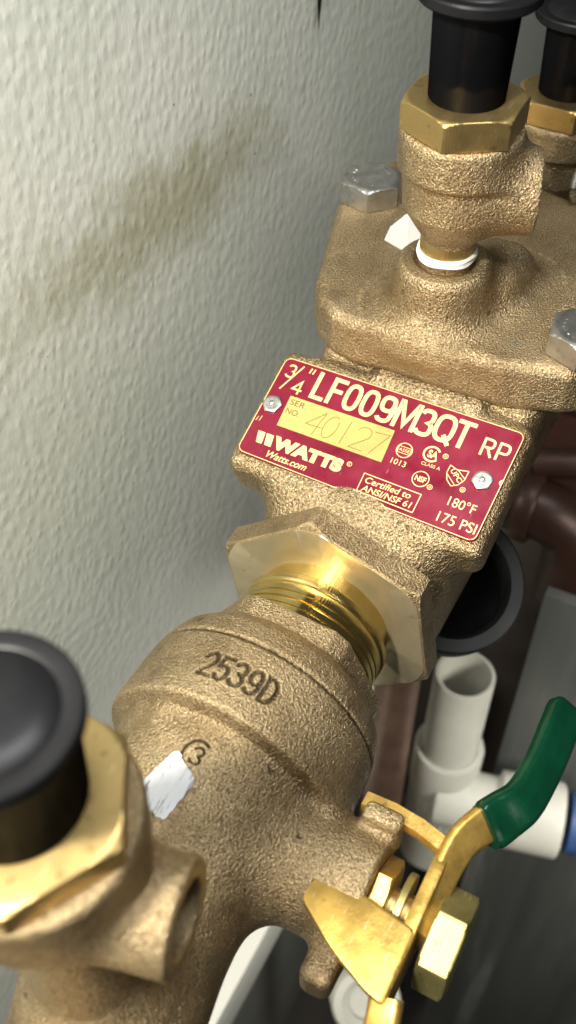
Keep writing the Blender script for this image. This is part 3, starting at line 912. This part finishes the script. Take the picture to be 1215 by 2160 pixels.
# stem, packing nut, washer
ay = lambda x, y, z: frame((x, y, z), (0, -1, 0), (1, 0, 0))
put('packing_nut', hex_nut(0.92, 0.34, ay(-8.45, -3.86, PZ), cham_top=1, rot=R(20)), M['yellow'], vlv)
put('washer', lathe([(0.05, 0), (0.78, 0), (0.8, 0.02), (0.8, 0.14), (0.05, 0.14)], ay(-8.45, -4.36, PZ), 64), M['yellow_pale'], vlv)
put('stem', lathe([(0.42, 0), (0.42, 1.85), (0.36, 1.92), (0.05, 1.92)], ay(-8.45, -3.8, PZ), 48), M['brass_nut'], vlv)
# handle ---------------------------------------------------------
def to2(v_): return v_
hub = roundpoly([(-10.5, -3.3), (-10.35, -2.2), (-9.0, -1.95), (-7.5, -1.95), (-6.9, -2.5), (-7.0, -3.4), (-8.2, -4.1), (-9.4, -3.9)], 0.3, 4)
mt = Matrix(((1, 0, 0), (0, 0, -1), (0, 1, 0))).to_4x4()      # local xy -> xz, z -> -y
mt.translation = Vector((0, -4.66, 0))
handle = put('handle', prism(hub, mt, 0.26, 0.05), M['yellow'], vlv)
# broad stop tab bent over towards the valve
tab = roundpoly([(-8.72, -2.95), (-9.42, -2.82), (-9.98, -3.70), (-10.35, -4.55), (-10.42, -4.90), (-9.0, -4.90)], [0.18, 0.18, 0.3, 0.3, 0.1, 0.1], 4)
mt = Matrix.Translation(Vector((0, 0, -2.15)))
put('stop_tab', prism(tab, mt, 0.20, 0.05), M['yellow'], handle)
# narrow tab on the other side of the stem
put('narrow_tab', sweep([(-7.02, -3.0, -2.25), (-7.02, -3.6, -2.2), (-7.08, -4.2, -2.2), (-7.2, -4.75, -2.25)],
    lambda i, t: [(-.17, -.12), (.17, -.12), (.19, 0), (.15, .12), (-.15, .12), (-.19, 0)], up=(0, 0, 1)), M['yellow'], handle)
# lower arm running down out of the picture
WUP = Vector((0.0, 0.50, -0.86))
def flatsec(wd, th, k=5):
    pts = []
    for sx, sy, a0 in ((1, 1, 0), (-1, 1, 90), (-1, -1, 180), (1, -1, 270)):
        rr = min(wd, th)*0.42
        for j in range(k):
            a = R(a0+90*j/(k-1))
            pts.append((sx*(th/2-rr)+rr*math.cos(a), sy*(wd/2-rr)+rr*math.sin(a)))
    return pts
LP = smoothpath([(-8.9, -4.93, -2.35), (-8.3, -4.92, -2.3), (-7.5, -4.95, -2.2), (-6.95, -5.02, -2.15), (-6.5, -5.22, -2.15), (-6.0, -5.5, -2.2)])
def lever_up(t): return (0.10, -0.80, -0.55)
put('lever', sweep(LP, lambda i, t: flatsec(0.50+0.30*t, 0.26), up=lever_up), M['yellow'], handle)
SP = smoothpath([(-6.5, -5.30, -2.15), (-6.1, -5.50, -2.2), (-5.6, -5.74, -2.2), (-4.8, -5.84, -2.2), (-3.9, -5.86, -2.2), (-3.0, -5.84, -2.2)], 8)
def ssec(i, t):
    k = 1.0
    if t > 0.93: k = math.sqrt(max(0.02, 1-((t-0.93)/0.07)**2))
    if t < 0.03: k = 0.93
    return flatsec((0.98-0.16*t+0.03*math.sin(9*t))*k, 0.42*k, 7)
put('grip_sleeve', sweep(SP, ssec, up=lever_up), M['green'], handle)
put('lower_arm', sweep(smoothpath([(-10.2, -4.9, -2.2), (-10.6, -5.0, -2.4), (-11.0, -5.05, -3.0), (-11.4, -5.1, -3.9)]),
    lambda i, t: flatsec(0.62, 0.28), up=(0, -1, 0.3)), M['yellow'], handle)
put('handle_nut', hex_nut(1.00, 0.66, ay(-8.54, -5.08, PZ), cham_top=1, cham_bot=1, face_r=0.84, rot=R(26), round_=0.07), M['yellow_pale'], vlv, 30)
0 and put('stem_tip', lathe([(0.40, 0), (0.40, 0.74), (0.34, 0.80), (0.02, 0.80)], ay(-8.47, -5.02, PZ), 40), M['brass_nut'], vlv)

# ------------------------------------------------------------------ test cocks
def test_cock(label, x, y, zr, s=1.0, cap=2.75, rim=1.31, nutz=0.62, hexc=1.33, capr=1.2, barr=0.78, rot=12, cap_lean=0.0, tape=True, nub_len=1.75, nub_r=0.93, nubdir=(0.36, -1, 0), nubz=-1.35, neck=1.0):
    """zr: height of the rim under the brass hex"""
    t = empty('test_cock', (x, y, zr-2.9), label, 'test cock', 'bronze test cocks with black caps')
    c_ = Cast((x-2.3, y-3.1, zr-4.1), (x+2.3, y+1.7, zr+0.15), 0.045)
    k_ = rim/1.31
    pr = [(0.60, -3.3*neck), (0.62, -2.5*neck), (0.85*k_, -2.15*neck), (1.10*k_, -1.75*neck), (1.14*k_, -1.0*neck), (1.16*k_, -0.92*neck), (1.29*k_, -0.84*neck), (1.30*k_, -0.1), (1.25*k_, 0.0)]
    c_.add(c_.lathe((x, y, zr), (0, 0, 1), pr))
    nd = Vector(nubdir).normalized()
    c_.add(c_.lathe((x, y, zr+nubz*neck), nd, [(nub_r, 0), (nub_r*1.0, 1.2), (nub_r*0.98, nub_len-0.06), (nub_r*0.93, nub_len)]), 0.5)
    c_.cut(c_.lathe((x+nd.x*nub_len, y+nd.y*nub_len, zr+nubz*neck+nd.z*nub_len), nd, [(nub_r*0.60, -0.35), (nub_r*0.66, 0.3)]), 0.05)
    me = c_.mesh('cock_body')
    grime(me, np.zeros(len(me.vertices)))
    link('cock_body', me, M['bronze'], t)
    put('brass_hex', hex_nut(hexc, nutz, frame((x, y, zr+0.005), (0, 0, 1)), cham_top=1, face_r=hexc*0.90, rot=R(rot), round_=0.02), M['brass_nut'], t, 30)
    zb = zr+nutz
    lx, ly = cap_lean if isinstance(cap_lean, tuple) else (0, 0)
    ax = Vector((lx, ly, 1))
    L = cap
    cp = [(0.05, -0.02), (barr*0.97, -0.02), (barr, 0.03), (barr*1.08, 0.95*L-0.35), (barr*1.12, 0.95*L-0.26)]
    put_cap = lathe(cp + [(capr*0.96, L-0.24), (capr, L-0.20), (capr, L-0.04), (capr*0.975, L), (capr*0.78, L+0.0), (capr*0.74, L-0.02), (capr*0.70, L+0.02), (capr*0.5, L+0.08), (capr*0.2, L+0.11), (0.01, L+0.11)],
                    frame((x, y, zb), ax), 96)
    # flange and barrel: two finishes of one moulding
    barrel = lathe(cp, frame((x, y, zb), ax), 96)
    cap_o = put('dust_cap', barrel, M['black'], t, 30)
    top = lathe([(0.05, 0.95*L-0.30), (barr*1.1, 0.95*L-0.30), (capr*0.96, L-0.25), (capr, L-0.20), (capr, L-0.04), (capr*0.975, L), (capr*0.80, L), (capr*0.76, L-0.025), (capr*0.72, L+0.02), (capr*0.5, L+0.09), (capr*0.2, L+0.12), (0.01, L+0.12)],
                frame((x, y, zb), ax), 96)
    put('cap_flange', top, M['black_matt'], cap_o, 30)
    if tape:
        rr = [(0.5, 0), (0.66, 0.0), (0.69, 0.04), (0.67, 0.10), (0.69, 0.15), (0.65, 0.20), (0.5, 0.20)]
        rnd = random.Random(5)
        put('thread_tape', lathe(rr, frame((x, y, zr-2.5*neck-0.56), (0.03, 0.02, 1)), 64,
            lambda r_, h_, a: r_*(1+0.03*math.sin(5*a+h_*9)) if r_ > 0.55 else r_), M['tape'], t)
        put('neck_thread', lathe([(0.6, 0), (0.62, 0.1), (0.62, 0.5), (0.6, 0.6)], frame((x, y, zr-2.5*neck-0.5), (0, 0, 1)), 48), M['brass_nut'], t)
    return t
test_cock('bronze test cock with white thread tape, standing on the bolted cover', 3.2, 0.1, 6.38, rot=3, cap=2.15)
test_cock('bronze test cock farthest away, behind the one on the cover, cut by the right edge', 11.5, 0.0, 3.10, rot=28, cap=2.15)
test_cock('nearest bronze test cock, its round rim and black cap blurred at the left edge', -12.37, -0.21, 3.95, rim=1.64, hexc=1.60, nutz=0.50, cap=1.95, capr=1.17, barr=0.95, rot=32, neck=1.0, nub_len=2.15, nub_r=0.88, nubdir=(0.20, -1, 0.03), nubz=-2.0, tape=False)

# downstream body carrying the far cock
ds = Cast((9.4, -2.6, -5.8), (18.2, 2.6, 0.9), 0.07)
ds.add(ds.lathe((0, 0, -3), (1, 0, 0), [(1.7, 9.7), (2.0, 10.4), (2.05, 13.0), (1.7, 14.2), (1.6, 18.0)]))
ds.add(ds.lathe((11.5, 0, -3), (0, 0, 1), [(1.3, 0), (1.2, 2.6), (1.0, 3.5)]), 0.7)
dme = ds.mesh('valve_body')
grime(dme, np.zeros(len(dme.vertices)))
dsv = empty('shutoff_valve', (12, 0, -6), 'far bronze shut-off valve under the farthest test cock', 'valve')
link('valve_body', dme, M['bronze'], dsv)
# looped wire seal
wl = []
for k in range(40):
    a = k/39*4*math.pi
    wl.append((9.3+0.42*math.cos(a), -1.2-0.05*k/39*8, 2.35+0.42*math.sin(a)+0.004*k))
wo = put('wire_seal', tube(wl, 0.13, 12), M['zinc'])
wo['label'] = 'looped grey metal wire behind the test cock on the cover'
wo['category'] = 'wire'

# ------------------------------------------------------------------ stickers
def drape(me_src, pts2d, f_origin, direction, lift=0.012, n=14):
    """grid over a 4-sided patch projected on a casting"""
    bm = bmesh.new(); bm.from_mesh(me_src)
    bv = BVHTree.FromBMesh(bm); bm.free()
    a, b_, c_, d_ = [Vector(p) for p in pts2d]
    V, ok = [], True
    for i in range(n+1):
        for j in range(n+1):
            s_, t = i/n, j/n
            a_, b2 = 2*s_-1, 2*t-1
            m2 = max(abs(a_), abs(b2)); q_ = (abs(a_)**8+abs(b2)**8)**0.125
            if q_ > 1e-6: s_, t = 0.5+a_*m2/q_/2, 0.5+b2*m2/q_/2
            s_ += 0.02*math.sin(j*2.1)*(i == 0); t += 0.015*math.sin(i*1.7)*(j == n)
            p = (a*(1-s_)+b_*s_)*(1-t) + (d_*(1-s_)+c_*s_)*t
            # round two corners and fray one edge a little
            h, nn_, _, _ = bv.ray_cast((p + f_origin)*S, Vector(direction))
            if h is None: h, nn_, _, _ = bv.find_nearest(p*S)
            V.append(h/S + nn_*(lift + 0.01*math.sin(7*s_+3*t)))
    F = [(i*(n+1)+j, (i+1)*(n+1)+j, (i+1)*(n+1)+j+1, i*(n+1)+j+1) for i in range(n) for j in range(n)]
    return V, F
def skin(VF, t=0.02):
    V, F = VF
    me = mesh('x', V, F)
    nn_ = vnor(me); n = len(V)
    if nn_[:, 2].mean() < 0: nn_ = -nn_
    V2 = [Vector(V[i]) - Vector(nn_[i])*t for i in range(n)]
    from collections import Counter
    ec = Counter()
    for f in F:
        for a, b_ in zip(f, f[1:]+f[:1]): ec[tuple(sorted((a, b_)))] += 1
    F2 = [tuple(i+n for i in reversed(f)) for f in F]
    for f in F:
        for a, b_ in zip(f, f[1:]+f[:1]):
            if ec[tuple(sorted((a, b_)))] == 1: F2.append((a, b_, b_+n, a+n))
    return list(V)+V2, list(F)+F2
s1 = drape(valve_me, [(-9.55, 0.62, 0), (-8.46, 0.30, 0), (-8.85, -0.36, 0), (-9.75, -0.20, 0)], Vector((0, 0, 6)), (0, 0, -1), 0.03)
o = put('sticker', skin(s1), M['scuffed'])
o['label'] = 'scuffed white sticker on the bronze valve body below the cast 3'
o['category'] = 'sticker'
pv = [(5.45, 2.45, 2.05), (5.0, 2.95, 2.06), (6.1, 2.2, 2.1), (5.9, 1.35, 2.12), (4.75, 1.3, 2.06)]
V = [(5.0, 2.35, 2.03), (5.45, 2.40, 2.14), (5.85, 2.15, 2.36), (6.05, 1.8, 2.36), (5.6, 1.2, 2.2), (4.9, 1.15, 2.05), (4.7, 1.55, 2.03), (5.4, 1.9, 2.22)]
F = [(0, 1, 7), (1, 2, 7), (2, 3, 7), (3, 4, 7), (4, 5, 7), (5, 6, 7), (6, 0, 7)]
me = mesh('paper', *skin(([Vector(q) for q in V], F), 0.02), angle=10)
o = link('paper_scrap', me, M['sticker'])
o['label'] = 'torn white paper scrap on the bronze cover between bolt and test cock'
o['category'] = 'paper'

# ------------------------------------------------------------------ black air-gap funnel under the body
fun = empty('drain_funnel', (4, -1.5, -9), 'black plastic drain funnel below the bronze body, partly hidden by it', 'funnel')
fm = frame((2.35, -1.45, -6.6), (-0.35, -0.35, 0.85))
put('funnel_rim', lathe([(1.6, 0), (2.05, 0), (2.10, 0.05), (2.10, 0.6), (2.03, 0.66), (1.68, 0.66), (1.58, 0.5)], fm, 96, closed_loop=True), M['black_rubber'], fun)
put('funnel_bowl', lathe([(0.7, -3.6), (0.75, -2.6), (1.8, -0.6), (2.05, 0.02), (1.9, 0.02), (1.65, -0.6), (0.62, -2.6), (0.58, -3.6)], fm, 80, closed_loop=True), M['black_rubber'], fun)

# ------------------------------------------------------------------ PVC drain tee
pv_ = empty('drain_tee', (4, -2.6, -30), 'white plastic drain tee with an open upright pipe, blurred behind the green handle', 'pipe')
PX, PYY = 6.9, -1.6
put('riser_pipe', lathe([(0.98, 0), (1.17, 0), (1.17, 7.8), (1.12, 7.86), (1.02, 7.86), (0.97, 7.8)], frame((PX, PYY, -24.8), (0, 0, 1)), 64, closed_loop=True), M['pvc'], pv_)
put('socket', lathe([(1.1, 0), (1.46, 0), (1.46, 2.6), (1.40, 2.7), (1.2, 2.7), (1.18, 2.6)], frame((PX, PYY, -24.9), (0, 0, 1)), 64, closed_loop=True), M['pvc'], pv_)
tee = Cast((PX-4.5, PYY-8, -32), (PX+5, PYY+3, -22.2), 0.10)
tee.add(tee.lathe((PX, PYY, -31.5), (0, 0, 1), [(1.4, 0), (1.4, 6.9), (1.3, 7.0)]))
tee.add(tee.lathe((PX-0.9, PYY, -24.9), (0.25, -1, 0), [(1.3, 0), (1.3, 2.6), (1.62, 2.7), (1.62, 5.3), (1.5, 5.4)]), 0.4)
for k in range(14): tee.add(tee.box((PX-1.44*math.cos(R(-20+14*k)), PYY-1.44*math.sin(R(-20+14*k)), -26.4), (0.09, 0.09, 1.3), 0.05), 0.08)
tme = tee.mesh('tee_body')
link('tee_body', tme, M['pvc'], pv_)
bh = put('blue_collar', lathe([(0.9, 0), (1.30, 0), (1.30, 0.5), (0.9, 0.5)], frame((PX-0.9+1.4, PYY-5.5, -24.9), (0.25, -1, 0)), 48), M['blue'], pv_)

# copper riser, copper fittings
cp_ = put('copper_pipe', tube([(5.0, 0.45, -80), (5.0, 0.45, -8)], 0.86, 40), M['copper'])
cp_['label'] = 'dull vertical copper pipe left of the white plastic pipe'
cp_['category'] = 'pipe'
cf = empty('copper_fitting', (14, -3, -18), 'red copper elbow and union in the dark right of the name plate', 'pipe fitting')
put('elbow', tube(smoothpath([(13.5, 1.0, -13.8), (13.5, -1.5, -13.8), (13.6, -2.8, -14.2), (13.6, -3.4, -15.2), (13.6, -3.5, -18)]), 1.25, 32), M['copper_bright'], cf)
put('collar', lathe([(0.5, 0), (1.5, 0), (1.55, 0.08), (1.55, 0.7), (1.5, 0.8), (0.5, 0.8)], frame((13.5, -0.9, -13.8), (0, -1, 0)), 48), M['copper_bright'], cf)
put('cross_pipe', tube([(15.5, -6, -11.2), (14.2, -1.0, -12.2)], 0.62, 32), M['copper_bright'], cf)
# ledge
lg = put('ledge', rbox((17.5, -6.5, -8.2), (1.6, 6, 0.7), 0.15), M['mortar'])
lg['label'] = 'blurred pinkish ledge just below the bronze cover at the right edge'
lg['category'] = 'ledge'

# grey vertical sheet at the right, white duct bottom left, round pipe end
m, nt, b = new_mat('streaked_grey_sheet')
st_ = noise(nt, coords(nt, (1, 60, 4)), 1.0, 4, 0.6)
c = ramp(nt, st_, [(0.35, (0.085, 0.088, 0.082)), (0.55, (0.12, 0.124, 0.115)), (0.66, (0.26, 0.265, 0.25)), (0.75, (0.13, 0.13, 0.12))])
nt.links.new(c, b.inputs['Base Color'])
b.inputs['Roughness'].default_value = 0.35
pn = thick('grey_panel', (10.0, -13.5, -47.2), (0.25, 10.2, 33), m, 0.08)
pn['label'] = 'smooth dark grey sheet metal panel at the lower right'
pn['category'] = 'panel'
dk = thick('white_duct', (-1.0, 3.1, -26), (14, 1.2, 1.4), M['white_paint'], 0.25)
dk['label'] = 'pale white duct running low under the bronze pipe, bottom centre'
dk['category'] = 'duct'
pe = put('round_pipe_end', lathe([(0.75, -3), (1.35, -3), (1.35, 0), (1.25, 0.12), (0.95, 0.15), (0.7, -0.1), (0.68, -0.5), (0.3, -0.55), (0.02, -0.5)], frame((-3.1, -2.6, -25.4), (-0.5, -0.3, 0.8)), 56), M['pvc'])
pe['label'] = 'round grey pipe end seen under the yellow handle at the bottom edge'
pe['category'] = 'pipe'
# black tie tip hanging at the top of the panel
tt = put('cable_tie', sweep([(12.2, 7.86, 6.3), (12.15, 7.84, 5.0), (12.1, 7.83, 4.3), (12.05, 7.82, 3.55)], lambda i, t: [(a*(1.02-t), b_*(1.02-t)) for a, b_ in ((-.13, -.08), (.13, -.08), (.13, .08), (-.13, .08))], up=(1, 0, 0)), M['black'])
tt['label'] = 'black pointed tie end hanging against the grey panel at the top edge'
tt['category'] = 'cable tie'
